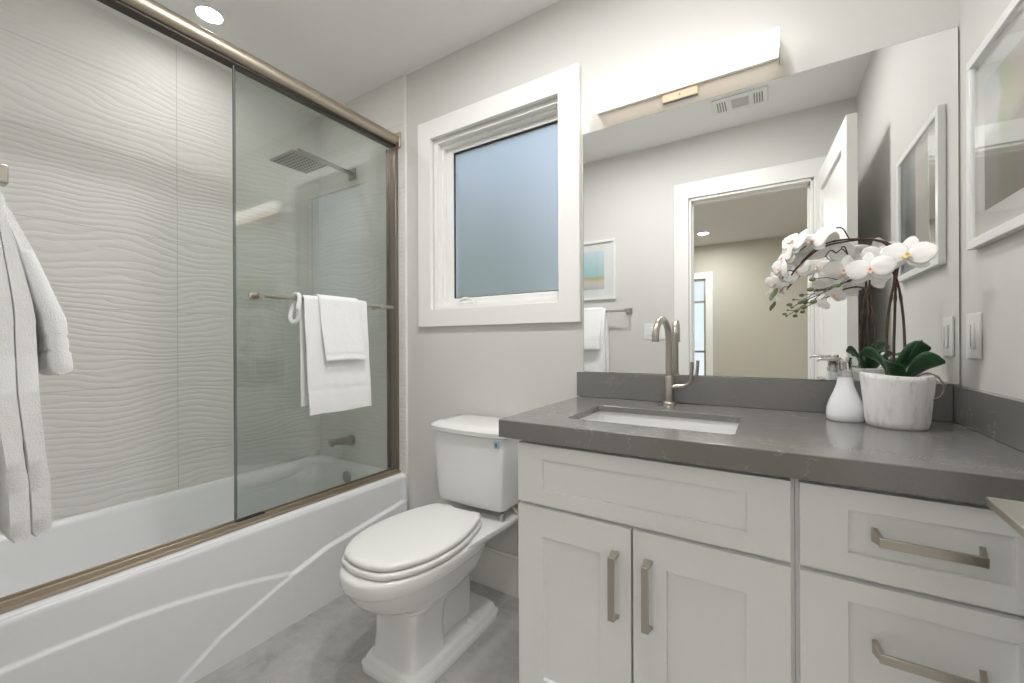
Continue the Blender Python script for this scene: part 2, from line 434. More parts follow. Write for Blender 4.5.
# ---------------------------------------------------------------- bathtub
tub = thing('bathtub', 'white built-in bathtub with curved ridges on its apron, behind the toilet', 'bathtub', (-2.58, -.81, FZ))
TX0, TX1, TY0, TY1, TZ = XL + .002, -2.183, YF + .013, -.0125, .388
def trr(x0, x1, y0, y1, z, r, k=10): return [Vector((u, v, z)) for u, v in rrect(x0, x1, y0, y1, r, k)]
bm = nb()
rings = [trr(TX0, TX1 - .012, TY0, TY1, FZ + .30, .004), trr(TX0, TX1 - .012, TY0, TY1, TZ - .02, .004), trr(TX0, TX1 - .014, TY0, TY1, TZ - .004, .006), trr(TX0 + .002, TX1 - .022, TY0 + .002, TY1 - .002, TZ, .01),
         trr(TX0 + .018, TX1 - .085, TY0 + .05, TY1 - .06, TZ, .09), trr(TX0 + .026, TX1 - .095, TY0 + .06, TY1 - .07, TZ - .006, .10),
         trr(TX0 + .034, TX1 - .104, TY0 + .075, TY1 - .080, TZ - .03, .11), trr(TX0 + .050, TX1 - .115, TY0 + .12, TY1 - .090, TZ - .12, .13),
         trr(TX0 + .075, TX1 - .130, TY0 + .20, TY1 - .110, TZ - .22, .16), trr(TX0 + .11, TX1 - .155, TY0 + .27, TY1 - .135, TZ - .30, .18), trr(TX0 + .17, TX1 - .21, TY0 + .34, TY1 - .19, TZ - .335, .14),
         trr(TX0 + .25, TX1 - .28, TY0 + .45, TY1 - .3, TZ - .34, .08)]
loft(bm, rings, False, True)
obj('basin', bm, M['acrylic'], tub, angle=50)
# apron as a height field
def lerp_tab(tab, y):
    if y <= tab[0][0]: return tab[0][1]
    for (a, za), (b, zb) in zip(tab, tab[1:]):
        if y <= b: t = (y - a) / (b - a); t = t * t * (3 - 2 * t) * .0 + t; return za + (zb - za) * t
    return tab[-1][1]
R1 = [(-1.62, .256), (-1.45, .254), (-1.32, .251), (-1.18, .244), (-1.05, .228), (-.93, .206), (-.81, .180), (-.65, .138)]
R2 = [(-1.62, -.60), (-1.22, -.16), (-1.05, -.035), (-.93, .04), (-.81, .085), (-.72, .118), (-.65, .140), (-.5, .184), (-.34, .203), (-.2, .222), (-.088, .236), (-.035, .245)]
def sstep(d, w): t = max(0, min(1, .5 + d / w)); return t * t * (3 - 2 * t)
bm = nb(); NY, NZ = 200, 110; grid = []
zt = TZ + .0005
for j in range(NZ + 6):
    row = []
    for i in range(NY + 1):
        y = TY0 + (TY1 - TY0) * i / NY
        if j <= NZ:
            z = FZ + (TZ - .022 - FZ) * j / NZ
            z2 = lerp_tab(R2, y); z1 = lerp_tab(R1, y) if y < -.65 else -1
            hi = max(z1, z2)
            o_ = .009 * sstep(hi - z, .014)
            if y < -.66: o_ += .008 * sstep(z2 - z, .012) * sstep(z1 - z2, .03)
            if y > -.66: o_ += .008 * sstep(z2 - z, .012)
            edge = .012 * sstep(y - (-.032), .012)
            low = o_
            o_ = max(o_, edge)
            x = TX1 - .007 + o_
            row.append(Vector((x, y, z)))
        else:
            a = (j - NZ) / 5 * pi / 2
            e = .012 * sstep(y - (-.032), .012)
            x = TX1 - .007 + e - (.022 + e) * (1 - cos(a)); z = TZ - .022 + .0222 * sin(a)
            row.append(Vector((x, y, z)))
    grid.append([bm.verts.new(p) for p in row])
for a, b in zip(grid, grid[1:]):
    for i in range(NY): bm.faces.new((a[i], a[i + 1], b[i + 1], b[i]))
# give the apron real thickness at its back
bk = [[bm.verts.new((TX1 - .060, TY0, z)), bm.verts.new((TX1 - .060, TY1, z))] for z in (FZ, TZ - .002)]
bm.faces.new((bk[0][0], bk[0][1], bk[1][1], bk[1][0]))
obj('apron', bm, M['acrylic'], tub, angle=80)
bm = nb(); lathe(bm, [(.002, 0), (.032, -.0), (.034, -.006), (.031, -.012), (.012, -.014), (.002, -.014)], (-2.585, TY1 - .082, .328), 28, 'y')
obj('overflow_plate', bm, M['steel'], tub, label='round dark metal overflow plate')
bm = nb(); lathe(bm, [(.002, 0), (.03, 0), (.028, .006), (.002, .008)], (-2.585, -.42, TZ - .34), 24); obj('drain', bm, M['steel'], tub)

# ---------------------------------------------------------------- shower enclosure
se = thing('shower_enclosure', 'sliding clear glass tub door with champagne metal rails above the bathtub', 'shower door', (-2.25, -.81, TZ))
bm = nb()
pr = [(-2.292, 2.232), (-2.292, 2.27), (-2.281, 2.288), (-2.262, 2.297), (-2.24, 2.295), (-2.222, 2.282), (-2.214, 2.262), (-2.216, 2.244), (-2.226, 2.234)]
loft(bm, [[Vector((x, y, z)) for x, z in pr] for y in (YF + .012, -.013)])
obj('top_rail', bm, M['rail'], se, angle=50)
boxo('rail_underside', (-2.284, -2.238, YF + .012, -.016, 2.222, 2.2345), M['rail_shade'], se, smooth=False, label='underside of the top rail, coloured near-black for the shadow there')  # strip under the rail with its shadow put into the colour
bm = nb(); box(bm, -2.298, -2.208, -.026, -.0125, 2.215, 2.303); obj('rail_bracket', bm, M['rail'], se, bevel=.004)
bm = nb(); box(bm, -2.292, -2.222, YF + .012, -.0125, TZ + .001, TZ + .012); box(bm, -2.244, -2.234, YF + .012, -.0125, TZ + .01, TZ + .026); box(bm, -2.288, -2.280, YF + .012, -.0125, TZ + .01, TZ + .022)
obj('bottom_track', bm, M['rail'], se, bevel=.0015)
bm = nb(); box(bm, -2.290, -2.234, -.034, -.0125, TZ + .012, 2.215); box(bm, -2.295, -2.288, -.050, -.0125, TZ + .012, 2.215)
obj('wall_jamb', bm, M['jamb'], se, bevel=.002)
bm = nb(); box(bm, -2.290, -2.234, YF + .012, YF + .034, TZ + .012, 2.215); obj('wall_jamb', bm, M['jamb'], se, bevel=.002)
boxo('glass_panel', (-2.250, -2.243, -.852, -.030, TZ + .030, 2.222), M['glass'], se, smooth=False, label='outer glass panel carrying the towel bar')
boxo('glass_panel', (-2.278, -2.271, -.835, -.030, TZ + .030, 2.222), M['glass'], se, smooth=False, label='inner glass panel nearer the tiled wall')
boxo('edge_seal', (-2.2515, -2.2415, -.8545, -.8515, TZ + .030, 2.216), M['glassedge'], se, smooth=False)
boxo('edge_seal', (-2.2795, -2.2695, -.8375, -.8345, TZ + .030, 2.216), M['glassedge'], se, smooth=False)
bm = nb(); box(bm, -2.258, -2.236, -.845, -.745, TZ + .024, TZ + .031); obj('bottom_guide', bm, M['rubber'], se)
BX, BZ = -2.180, 1.311
bm = nb(); tube(bm, [(BX, -.792, BZ), (BX, -.105, BZ)], .0085, 16); obj('towel_bar', bm, M['nickel'], se)
for y in (-.786, -.185):
    bm = nb(); lathe(bm, [(.002, .072), (.012, .072), (.014, .066), (.0095, .058), (.0095, .008), (.017, .006), (.017, 0), (.002, 0)], (-2.243, y, BZ), 20, 'x'); obj('bar_post', bm, M['nickel'], se)

# ---------------------------------------------------------------- towels
def towel(name, parent, c, ax, out, s0, s1, r0, lf, lb, t, flare=(0., 0.), bands=(.06, .085), seed=1, wob=.004, edge=.4, sk=0., ns=40, layers=1, puff=None, mt=None, bandt=.5, flare_s=None):
    """cloth folded over a bar through c; ax = unit vector along bar, out = outward unit vector.
    s0..s1 along bar, r0 = inner radius, lf/lb = front/back hang, t = thickness"""
    c, ax, out = Vector(c), Vector(ax), Vector(out); up = Vector((0, 0, 1)); bm = nb()
    for L in range(layers):
        ri = r0 + L * (t - .0015); rm = ri + t / 2
        path = []                                     # (u, z, nu, nz, dist from bottom, side)
        nfz = 46
        for i in range(nfz):
            d = i / nfz; path.append((-rm, -lb * (1 - d), -1., 0., lb * (1 - d), 'b'))
        for i in range(15):
            a = pi - pi * i / 14; path.append((rm * cos(a), rm * sin(a), cos(a), sin(a), 0., 't'))
        for i in range(1, nfz + 1):
            d = i / nfz; path.append((rm, -lf * d, 1., 0., lf * d, 'f'))
        O, I = [], []
        for j in range(ns + 1):
            w = j / ns; s = s0 + (s1 - s0) * w
            er = min(1., sqrt(max(0., 1 - (1 - min(w, 1 - w) * ns / (3.2)) ** 2))) if min(w, 1 - w) * ns < 3.2 else 1.
            er = edge + (1 - edge) * er
            ro, ri_ = [], []
            for (u, z, nu, nz, d, sd) in path:
                Lh = lf if sd == 'f' else lb
                k = d / Lh if Lh else 0.
                th = t * .5 * er
                bd = Lh - d
                if sd != 't':
                    if bd < .012: th *= .55 + .45 * sqrt(max(0, bd / .012))
                    if bands[0] < bd < bands[1]: th *= bandt
                    if abs(bd - bands[0]) < .004 or abs(bd - bands[1]) < .004: th *= bandt * .95
                pf = 1. if puff is None else puff + (1 - puff) * min(1., d / .20) ** .8
                th *= pf; u = math.copysign(.0095, u) * abs(nu) + (u - math.copysign(.0095, u) * abs(nu)) * pf if puff else u
                z_ = z if sd != 't' or not puff else (.0095 + (rm - .0095) * pf) * nz
                fl = flare[0] if sd == 'f' else (-flare[1] if sd == 'b' else 0)
                fs = 1.0 if flare_s is None else flare_s(w)
                uu_ = u + fl * fs * (k ** 1.35)
                nn = noise.noise(Vector((s * 9, z * 5, seed))) * wob * (0.25 + k) + noise.noise(Vector((s * 26, z * 12, seed))) * wob * .35
                if sd == 'b': nn = -nn * .6
                uu_ += nn * (1 if sd != 't' else 0)
                ss = s + sk * k * (1 if sd == 'f' else .4) + noise.noise(Vector((w * 2 + 7, z * 7, seed * 2.))) * .004 * k
                zz = (z_ if sd == 't' else z) + noise.noise(Vector((s * 8, 3., seed))) * .006 * k
                fz = noise.noise(Vector((s * 150, z * 150, seed + d * 3))) * .0006
                base = c + ax * ss
                ro.append(base + out * (uu_ + nu * (th + fz)) + up * (zz + nz * (th + fz)))
                ri_.append(base + out * (uu_ - nu * th) + up * (zz - nz * th))
            O.append(ro); I.append(ri_)
        rings = [o_ + list(reversed(i_)) for o_, i_ in zip(O, I)]
        vs = loft(bm, rings, False, False)
        n = len(path)
        for v in (vs[0], vs[-1]):
            for i in range(n - 1): bm.faces.new((v[i], v[i + 1], v[2 * n - 2 - i], v[2 * n - 1 - i]))
    return obj(name, bm, mt or M['terry'], parent, angle=75, loc=None if parent else c)
GT = 'white towels on the shower door bar'
YA = (0, 1, 0); XO = (1, 0, 0)
o = towel('bath_towel', None, (BX, 0, BZ), YA, XO, -.616, -.288, .0115, .505, .47, .0085, (.020, .0), (.10, .108), 3, .006, sk=.012, layers=1)
tag(o, 'larger white bath towel folded over the glass shower door bar', 'towel', GT)
o = towel('hand_towel', None, (BX, 0, BZ), YA, XO, -.552, -.340, .0215, .270, .20, .007, (.030, .0), (.02, .028), 9, .004, sk=.016)
tag(o, 'small white towel laid on top of the larger towel on the shower door bar', 'towel', GT)
# looped washcloth corner hanging just left of the towels, behind the bar
bm = nb()
lp = spline([(BX + .019, -.634, BZ - .045), (BX + .0195, -.633, BZ - .006), (BX + .013, -.633, BZ + .0165), (BX, -.633, BZ + .0205), (BX - .013, -.634, BZ + .0165), (BX - .0195, -.636, BZ - .01), (BX - .022, -.641, BZ - .075), (BX - .020, -.632, BZ - .098), (BX - .012, -.622, BZ - .080), (BX - .011, -.620, BZ - .045)], 8)
lp = [Vector((p.x, p.y - .004 - .010 * max(0, min(1, (BZ - p.z) / .08)) * (1 if k < 58 else .0), p.z)) for k, p in enumerate(lp)]
tube(bm, lp, [.0092 + .0016 * noise.noise(p * 60) for p in lp], 12, flat=.8)
o = obj('washcloth', bm, M['terry'], loc=(BX, -.64, BZ)); tag(o, 'rolled white cloth loop hanging at the left edge of the shower door towels', 'washcloth', GT)

# towel bar on the entrance wall (seen at the left edge and in the mirror)
TBY, TBZ = -1.547, 1.364
tb = thing('towel_bar', 'brushed metal towel bar on the entrance wall under the seascape picture', 'towel bar', (-1.70, YF, TBZ))
bm = nb(); tube(bm, [(-1.398, TBY, TBZ), (-2.03, TBY, TBZ)], .0085, 16); obj('bar', bm, M['nickel'], tb)
for x in (-1.400, -2.03):
    bm = nb(); box(bm, x - .012, x + .012, TBY - .014, TBY + .014, TBZ - .014, TBZ + .014); box(bm, x - .009, x + .009, YF + .008, TBY, TBZ - .009, TBZ + .009); box(bm, x - .024, x + .024, YF + .0005, YF + .008, TBZ - .024, TBZ + .024)
    obj('bar_post', bm, M['nickel'], tb, bevel=.002)
GE = 'white towels on the entrance wall bar'
o = towel('bath_towel', None, (0, TBY, TBZ), (-1, 0, 0), (0, 1, 0), 1.562, 1.90, .0100, .590, .56, .0270, (.026, .0), (.13, .175), 21, .0055, sk=-.0, layers=2, ns=44, bandt=.93, puff=.34, edge=.85)
tag(o, 'thick white bath towel hanging nearest the left edge of the picture', 'towel', GE)
o = towel('hand_towel', None, (0, TBY, TBZ), (-1, 0, 0), (0, 1, 0), 1.580, 1.86, .0620, .305, .27, .032, (.030, .0), (.045, .075), 27, .004, layers=1, ns=36, bandt=.93, puff=.32, edge=.72)
tag(o, 'shorter white hand towel draped over the bath towel at the left edge', 'towel', GE)

# ---------------------------------------------------------------- shower fittings
sh = thing('rain_shower_head', 'square brushed metal rain shower head on a straight arm from the tiled wall', 'shower head', (-2.63, -.012, 2.16))
bm = nb(); box(bm, -2.663, -2.597, -.024, -.0125, 2.125, 2.19); obj('wall_flange', bm, M['steel'], sh, bevel=.003)
bm = nb(); loft(bm, [[Vector((x + a, y, z + c)) for a, c in ((-.012, -.009), (.012, -.009), (.012, .009), (-.012, .009))] for x, y, z in ((-2.628, -.0235, 2.158), (-2.487, -.455, 2.100))]); obj('shower_arm', bm, M['steel'], sh, bevel=.002)
bm = nb(); lathe(bm, [(.012, .030), (.012, .012), (.02, .008), (.02, .002)], (-2.503, -.405, 2.066), 16); obj('swivel_joint', bm, M['steel'], sh)
bm = nb(); box(bm, -2.634, -2.428, -.512, -.312, 2.058, 2.068); hd = obj('shower_plate', bm, M['steel'], sh, bevel=.003)
bm = nb()
for i in range(9):
    for j in range(9):
        lathe(bm, [(.0045, 0), (.003, -.004)], (-2.531 + (i - 4) * .021, -.412 + (j - 4) * .021, 2.058), 6)
o = obj('nozzles', bm, M['rubber'], hd); o['kind'] = 'stuff'
sp_o = thing('tub_spout', 'brushed metal tub spout low on the tiled wall above the overflow plate', 'tub spout', (-2.65, -.0125, .53))
bm = nb(); tube(bm, [(-2.65, -.0125, .522), (-2.65, -.030, .522), (-2.65, -.034, .522), (-2.65, -.09, .527), (-2.65, -.145, .535), (-2.65, -.165, .537)], [.034, .034, .026, .022, .018, .017], 24)
obj('spout_body', bm, M['nickel'], sp_o, angle=50)
bm = nb(); lathe(bm, [(.013, 0), (.012, -.012)], (-2.65, -.150, .520), 16); obj('spout_outlet', bm, M['steel'], sp_o)
sl = thing('recessed_ceiling_light', 'round lit recessed light in the ceiling above the bathtub', 'ceiling light', (-2.615, -.785, CZ))
bm = nb(); lathe(bm, [(.046, -.0005), (.050, -.006), (.066, -.006), (.070, -.0005)], (-2.615, -.785, CZ), 40, cap=False); obj('trim_ring', bm, M['white'], sl)
bm = nb(); lathe(bm, [(.001, -.002), (.046, -.002), (.046, -.0005)], (-2.615, -.785, CZ), 40); obj('lens', bm, M['shower_glow'], sl, label='lit warm white lens')
def downlight(x, y, label, m, group=None, r=.05):
    t = thing('recessed_ceiling_light', label, 'ceiling light', (x, y, CZ), group)
    bm = nb(); lathe(bm, [(r, -.0005), (r + .004, -.006), (r + .02, -.006), (r + .024, -.0005)], (x, y, CZ), 32, cap=False); obj('trim_ring', bm, M['white'], t)
    bm = nb(); lathe(bm, [(.001, -.002), (r, -.002), (r, -.0005)], (x, y, CZ), 32); obj('lens', bm, m, t, label='lit white lens')
downlight(-1.42, -.80, 'added recessed light, out of view in the ceiling before the toilet', M['added_down_glow'], r=.09)  # added lamp out of view, lifts the brightness of the room
downlight(-.74, -.80, 'added recessed light, out of view in the ceiling over the vanity front', M['added_down_glow'], r=.09)  # second unseen lamp, added to brighten the vanity side
downlight(-1.235, -4.62, 'small lit recessed light on the hall ceiling seen in the mirror', M['hall_glow'], r=.06)
downlight(.45, -3.1, 'added recessed light, out of view on the hall ceiling nearest the bathroom door', M['hall_glow'], r=.06)  # unseen hall lamp, added for more light through the doorway
downlight(-1.6, -2.7, 'added recessed light, out of view on the hall ceiling left of the bathroom door', M['hall_glow'], r=.06)  # another added hall lamp, out of view, for extra brightness

# ceiling vent
vt = thing('ceiling_vent', 'white exhaust fan grille on the bathroom ceiling seen in the mirror', 'vent', (-.61, -1.29, CZ))
boxo('vent_cover', (-.76, -.46, -1.385, -1.20, CZ - .012, CZ - .0005), M['plastic'], vt, bevel=.004)
M['ventdark'] = mat('vent_slot', (.30, .30, .29), .6)
for k in range(4):
    for x in (-.735, -.535):
        boxo('vent_slot', (x + k * .014, x + .007 + k * .014, -1.355, -1.235, CZ - .0135, CZ - .0118), M['ventdark'], vt, smooth=False)
boxo('vent_center', (-.655, -.56, -1.345, -1.24, CZ - .0138, CZ - .0115), mat('vent_mesh', (.55, .55, .54), .6), vt, smooth=False)

# ---------------------------------------------------------------- toilet
TC = -1.603
wc = thing('toilet', 'white two-piece toilet with closed lid between bathtub and vanity', 'toilet', (TC, -.45, FZ))
def outline(tab, inset=0., z=0., cx=TC - .005, back_in=None):
    pts = []
    yc = (tab[0][0] + tab[-1][0]) / 2
    L = [(y, h) for y, h in tab]
    for y, h in L: pts.append((h, y))
    for y, h in reversed(L[1:-1] if L[-1][1] < 1e-4 else L[1:]): pts.append((-h, y))
    out = []
    maxh = max(h for _, h in L); hl = (tab[-1][0] - tab[0][0]) / 2
    for x, y in pts:
        out.append(Vector((cx + x * (1 - inset / maxh), yc + (y - yc) * (1 - inset / hl), z)))
    return out
def smooth_tab(tab, k=4):
    P = spline([Vector((y, h, 0)) for y, h in tab], k); return [(p.x, max(0, p.y)) for p in P]
LID = smooth_tab([(-.777, 0), (-.775, .030), (-.766, .064), (-.755, .096), (-.715, .134), (-.65, .167), (-.57, .185), (-.48, .187), (-.40, .175), (-.33, .153), (-.285, .138), (-.256, .118)], 3)
SEAT = [(y - .006 if i < 30 else y, h + .006 if h > 0 else 0) for i, (y, h) in enumerate(LID)]
# bowl and base: one lofted body
bm = nb(); SG = 64
sec = [  # z, a, centre y, front, back, exponent
    (.345, .190, -.50, .318, .300, 2.25, 3.2), (.352, .186, -.50, .314, .298, 2.25, 3.2), (.355, .176, -.50, .304, .29, 2.25, 3.2)]
rings = []
def R(z, a, cy, bf, bb, n, nbk=None): rings.append(sring(TC, cy, z, a, bf, bb, n, SG, nbk))
R(FZ + .000, .147, -.405, .272, .270, 8, 8)
R(FZ + .020, .147, -.405, .272, .270, 8, 8)
R(FZ + .026, .141, -.405, .266, .264, 8, 8)
R(FZ + .030, .138, -.405, .263, .262, 8, 8)
R(FZ + .044, .134, -.405, .259, .258, 7, 7)
R(FZ + .050, .126, -.405, .250, .250, 7, 7)
R(FZ + .051, .112, -.552, .092, .094, 7, 7)
R(FZ + .060, .108, -.552, .088, .092, 7, 7)
R(FZ + .13, .103, -.550, .084, .090, 7, 7)
R(FZ + .19, .104, -.548, .086, .096, 6.5, 6)
R(FZ + .222, .107, -.542, .092, .108, 6, 5)
R(FZ + .238, .111, -.530, .104, .130, 4.5, 5)
R(FZ + .244, .119, -.520, .124, .150, 3.8, 4.5)
R(FZ + .250, .120, -.512, .134, .170, 3.4, 4)
R(FZ + .258, .127, -.500, .160, .190, 3.0, 4)
R(FZ + .276, .144, -.485, .222, .215, 2.6, 3.5)
R(FZ + .300, .160, -.470, .282, .24, 2.4, 3.2)
R(FZ + .330, .170, -.485, .294, .27, 2.3, 3.2)
R(FZ + .358, .176, -.495, .298, .29, 2.25, 3.2)
R(FZ + .366, .178, -.500, .298, .30, 2.25, 3.2)
R(FZ + .372, .185, -.500, .305, .30, 2.25, 3.2)
R(FZ + .380, .189, -.500, .308, .30, 2.25, 3.2)
R(FZ + .412, .190, -.500, .309, .30, 2.25, 3.2)
R(FZ + .420, .187, -.500, .305, .296, 2.25, 3.2)
R(FZ + .423, .180, -.500, .298, .29, 2.25, 3.2)
loft(bm, rings)
# rear trapway column and the deck under the tank
loft(bm, [sring(TC, -.35, z, a, .12, .100, 7, 32) for z, a in ((FZ + .03, .070), (FZ + .20, .066), (FZ + .385, .10))])
loft(bm, [[Vector((TC + x * w, y, z)) for x, y in ((-.205, -.19), (-.205, -.03), (.205, -.03), (.205, -.19), (.188, -.43), (-.188, -.43))] for z, w in ((FZ + .380, .86), (FZ + .400, .97), (FZ + .418, 1.), (FZ + .4245, .985))])
obj('bowl', bm, M['porcelain'], wc, angle=48)
for s in (-1, 1):
    bm = nb(); lathe(bm, [(.018, 0), (.018, .006), (.012, .018), (.002, .021)], (TC + s * .105, -.32, FZ + .045), 20); obj('bolt_cap', bm, M['porcelain'], wc)
bm = nb()
loft(bm, [outline(SEAT, i_, z) for z, i_ in ((FZ + .427, .006), (FZ + .431, .001), (FZ + .442, 0.), (FZ + .447, .004), (FZ + .448, .012))])
obj('seat', bm, M['plastic'], wc, angle=50)
bm = nb()
loft(bm, [outline(LID, i_, z) for z, i_ in ((FZ + .452, .005), (FZ + .455, .001), (FZ + .464, 0.), (FZ + .470, .004), (FZ + .474, .014), (FZ + .478, .045), (FZ + .480, .09))])
obj('lid', bm, M['plastic'], wc, angle=60)
for s in (-1, 1):
    bm = nb(); box(bm, TC + s * .075 - .022, TC + s * .075 + .022, -.262, -.232, FZ + .43, FZ + .462); obj('hinge', bm, M['plastic'], wc, bevel=.005)
def tring(w, y0, y1, z, bow, r=.02, cx=TC + .006):
    pts = []
    n = 12
    for i in range(n + 1):
        t = -1 + 2 * i / n; pts.append(Vector((cx + t * (w - r * .5 * (abs(t) > .99)), y0 - bow * (1 - t * t), z)))
    pts += [Vector((cx + w, y0 + r, z)), Vector((cx + w, y1 - r, z)), Vector((cx + w - r, y1, z)), Vector((cx - w + r, y1, z)), Vector((cx - w, y1 - r, z)), Vector((cx - w, y0 + r, z))]
    return pts
bm = nb()
loft(bm, [tring(w, y0, -.028, z, bow) for z, w, y0, bow in ((FZ + .462, .172, -.185, .012), (FZ + .470, .182, -.196, .015), (FZ + .49, .186, -.200, .016), (FZ + .62, .195, -.206, .018), (FZ + .782, .203, -.210, .020))])
obj('tank', bm, M['porcelain'], wc, angle=40, bevel=.003)
bm = nb()
loft(bm, [tring(w, y0, -.018, z, bow) for z, w, y0, bow in ((FZ + .784, .205, -.214, .021), (FZ + .788, .214, -.222, .022), (FZ + .806, .216, -.224, .022), (FZ + .818, .208, -.214, .022), (FZ + .826, .190, -.196, .018), (FZ + .829, .150, -.165, .01))])
obj('tank_lid', bm, M['porcelain'], wc, angle=45)
tx = TC + .006 + .165
boxo('sticker', (tx - .012, tx + .012, -.2195, -.2165, FZ + .742, FZ + .770), M['sticker'], wc, smooth=False, label='small pale blue label with a dark mark')
boxo('sticker_mark', (tx - .005, tx + .003, -.2205, -.2185, FZ + .748, FZ + .764), M['stickerd'], wc, smooth=False)
bm = nb(); lathe(bm, [(.012, -.018), (.014, -.014), (.014, .010), (.009, .014)], (TC + .172, -.180, FZ + .445), 14); obj('tank_bolt', bm, M['steel'], wc, label='dark metal tank bolt')
bm = nb(); tube(bm, spline([(TC + .15, -.09, FZ + .47), (TC + .19, -.085, FZ + .43), (TC + .235, -.07, FZ + .39), (TC + .25, -.05, FZ + .30), (TC + .24, -.03, FZ + .24)], 6), .0065, 10); obj('supply_hose', bm, M['braid'], wc, label='braided metal water supply hose')

# ---------------------------------------------------------------- vanity
def shaker(x0, x1, z0, z1, px0, px1, pz0, pz1, yf=-.605, th=.020, rec=.011):
    bm = nb(); plate_hole(bm, rect(x0, x1, z0, z1), rect(px0, px1, pz0, pz1), 'xz', yf, yf + th)
    box(bm, px0 - .001, px1 + .001, yf + rec, yf + th - .001, pz0 - .001, pz1 + .001); return bm
def pull_h(parent, xa, xb, z, yf=-.605):
    bm = nb(); box(bm, xa, xb, yf - .034, yf - .027, z - .0085, z + .0085)
    for x in (xa, xb):
        s = 1 if x == xa else -1
        loft(bm, [[Vector((x + s * .001, yf - .030, z - .0075)), Vector((x + s * .001, yf - .030, z + .0075)), Vector((x + s * .009, yf - .030, z + .0075)), Vector((x + s * .009, yf - .030, z - .0075))],
                  [Vector((x - s * .006, yf, z - .012)), Vector((x - s * .006, yf, z + .016)), Vector((x + s * .003, yf, z + .016)), Vector((x + s * .003, yf, z - .012))]])
    return obj('handle', bm, M['nickel'], parent, bevel=.0008, label='brushed nickel bar pull')
def pull_v(parent, x, za, zb, yf=-.605):
    bm = nb(); box(bm, x - .0085, x + .0085, yf - .034, yf - .027, za, zb)
    for z in (za, zb):
        s = 1 if z == za else -1
        loft(bm, [[Vector((x - .0075, yf - .030, z + s * .001)), Vector((x + .0075, yf - .030, z + s * .001)), Vector((x + .0075, yf - .030, z + s * .009)), Vector((x - .0075, yf - .030, z + s * .009))],
                  [Vector((x - .009, yf, z - s * .006)), Vector((x + .012, yf, z - s * .006)), Vector((x + .012, yf, z + s * .003)), Vector((x - .009, yf, z + s * .003))]])
    return obj('handle', bm, M['nickel'], parent, bevel=.0008, label='brushed nickel bar pull')
def carcass(x0, x1, parent, left_panel=False):
    bm = nb()
    box(bm, x0, x0 + .018, -.585, -.003, FZ + .10, .837); box(bm, x1 - .018, x1, -.585, -.003, FZ + .10, .837)
    box(bm, x0 + .018, x1 - .018, -.585, -.003, FZ + .10, FZ + .118); box(bm, x0 + .018, x1 - .018, -.585, -.50, .819, .837)
    box(bm, x0 + .018, x1 - .018, -.021, -.003, FZ + .118, .837)
    box(bm, x0 + .018, x1 - .018, -.584, -.566, .63, .66)
    obj('carcass', bm, M['cabinet'], parent, smooth=False)
    boxo('toe_kick', (x0 + .01, x1 - .01, -.53, -.51, FZ, FZ + .10), M['cabinet'], parent, smooth=False)
    bm = nb(); box(bm, x0 + .018, x1 - .018, -.583, -.580, FZ + .12, .818); obj('face_back', bm, M['cabinet'], parent, smooth=False)
vc = thing('sink_cabinet', 'white shaker sink cabinet with two doors standing beside the toilet', 'cabinet', (-.755, -.30, FZ))
carcass(-1.096, -.4125, vc)
obj('false_drawer_front', shaker(-1.092, -.4195, .651, .823, -1.011, -.501, .696, .782), M['cabinet'], vc, bevel=.0012)
d = obj('door', shaker(-1.092, -.7585, FZ + .11, .6405, -1.0105, -.842, .150, .5595), M['cabinet'], vc, bevel=.0012); pull_v(d, -.7995, .411, .571)
d = obj('door', shaker(-.7525, -.4195, FZ + .11, .6405, -.6715, -.5025, .150, .5595), M['cabinet'], vc, bevel=.0012); pull_v(d, -.7155, .411, .571)
dc = thing('drawer_cabinet', 'white shaker cabinet with stacked drawers against the right wall', 'cabinet', (-.21, -.30, FZ))
carcass(-.4115, -.003, dc)
d = obj('drawer', shaker(-.4045, -.022, .651, .823, -.325, -.100, .696, .782), M['cabinet'], dc, bevel=.0012); pull_h(d, -.284, -.1425, .7405)
d = obj('drawer', shaker(-.4045, -.022, .352, .6405, -.325, -.100, .432, .600), M['cabinet'], dc, bevel=.0012); pull_h(d, -.284, -.1425, .524)
d = obj('drawer', shaker(-.4045, -.022, FZ + .11, .342, -.325, -.100, .12, .262), M['cabinet'], dc, bevel=.0012); pull_h(d, -.284, -.1425, .19)

ct = thing('countertop', 'polished grey quartz vanity countertop with thick front edge', 'countertop', (-.57, -.32, .838))
bm = nb(); plate_hole(bm, rect(-1.141, -.0005, -.634, -.0005), rrect(-.978, -.530, -.512, -.222, .018), 'xy', .870, .890)
box(bm, -1.1415, -.0005, -.6345, -.612, .838, .8890); box(bm, -1.1415, -1.119, -.612, -.0005, .838, .8890)
obj('slab', bm, M['quartz'], ct, bevel=.0015)
boxo('backsplash', (-1.153, -.0205, -.0205, -.0005, .8905, .992), M['quartz'], ct, bevel=.0015)
boxo('side_splash', (-.0200, -.0005, -.634, -.0005, .8905, .992), M['quartz'], ct, bevel=.0015)
sk = thing('undermount_sink', 'white rectangular undermount sink set below the quartz countertop', 'sink', (-.755, -.36, .70))
bm = nb(); sx0, sx1, sy0, sy1 = -.985, -.523, -.519, -.215
loft(bm, [[Vector((u, v, z)) for u, v in rrect(sx0 + i, sx1 - i, sy0 + i, sy1 - i, r)] for z, i, r in ((.8695, -.02, .02), (.8695, 0, .02), (.862, .002, .022), (.76, .006, .03), (.715, .014, .035), (.703, .035, .03), (.700, .06, .02))], False, True)
obj('basin', bm, M['porcelain'], sk, angle=50)
bm = nb(); lathe(bm, [(.001, 0), (.024, 0), (.022, .004), (.014, .003), (.001, .001)], (-.755, -.36, .7005), 24); obj('drain', bm, M['nickel'], sk)

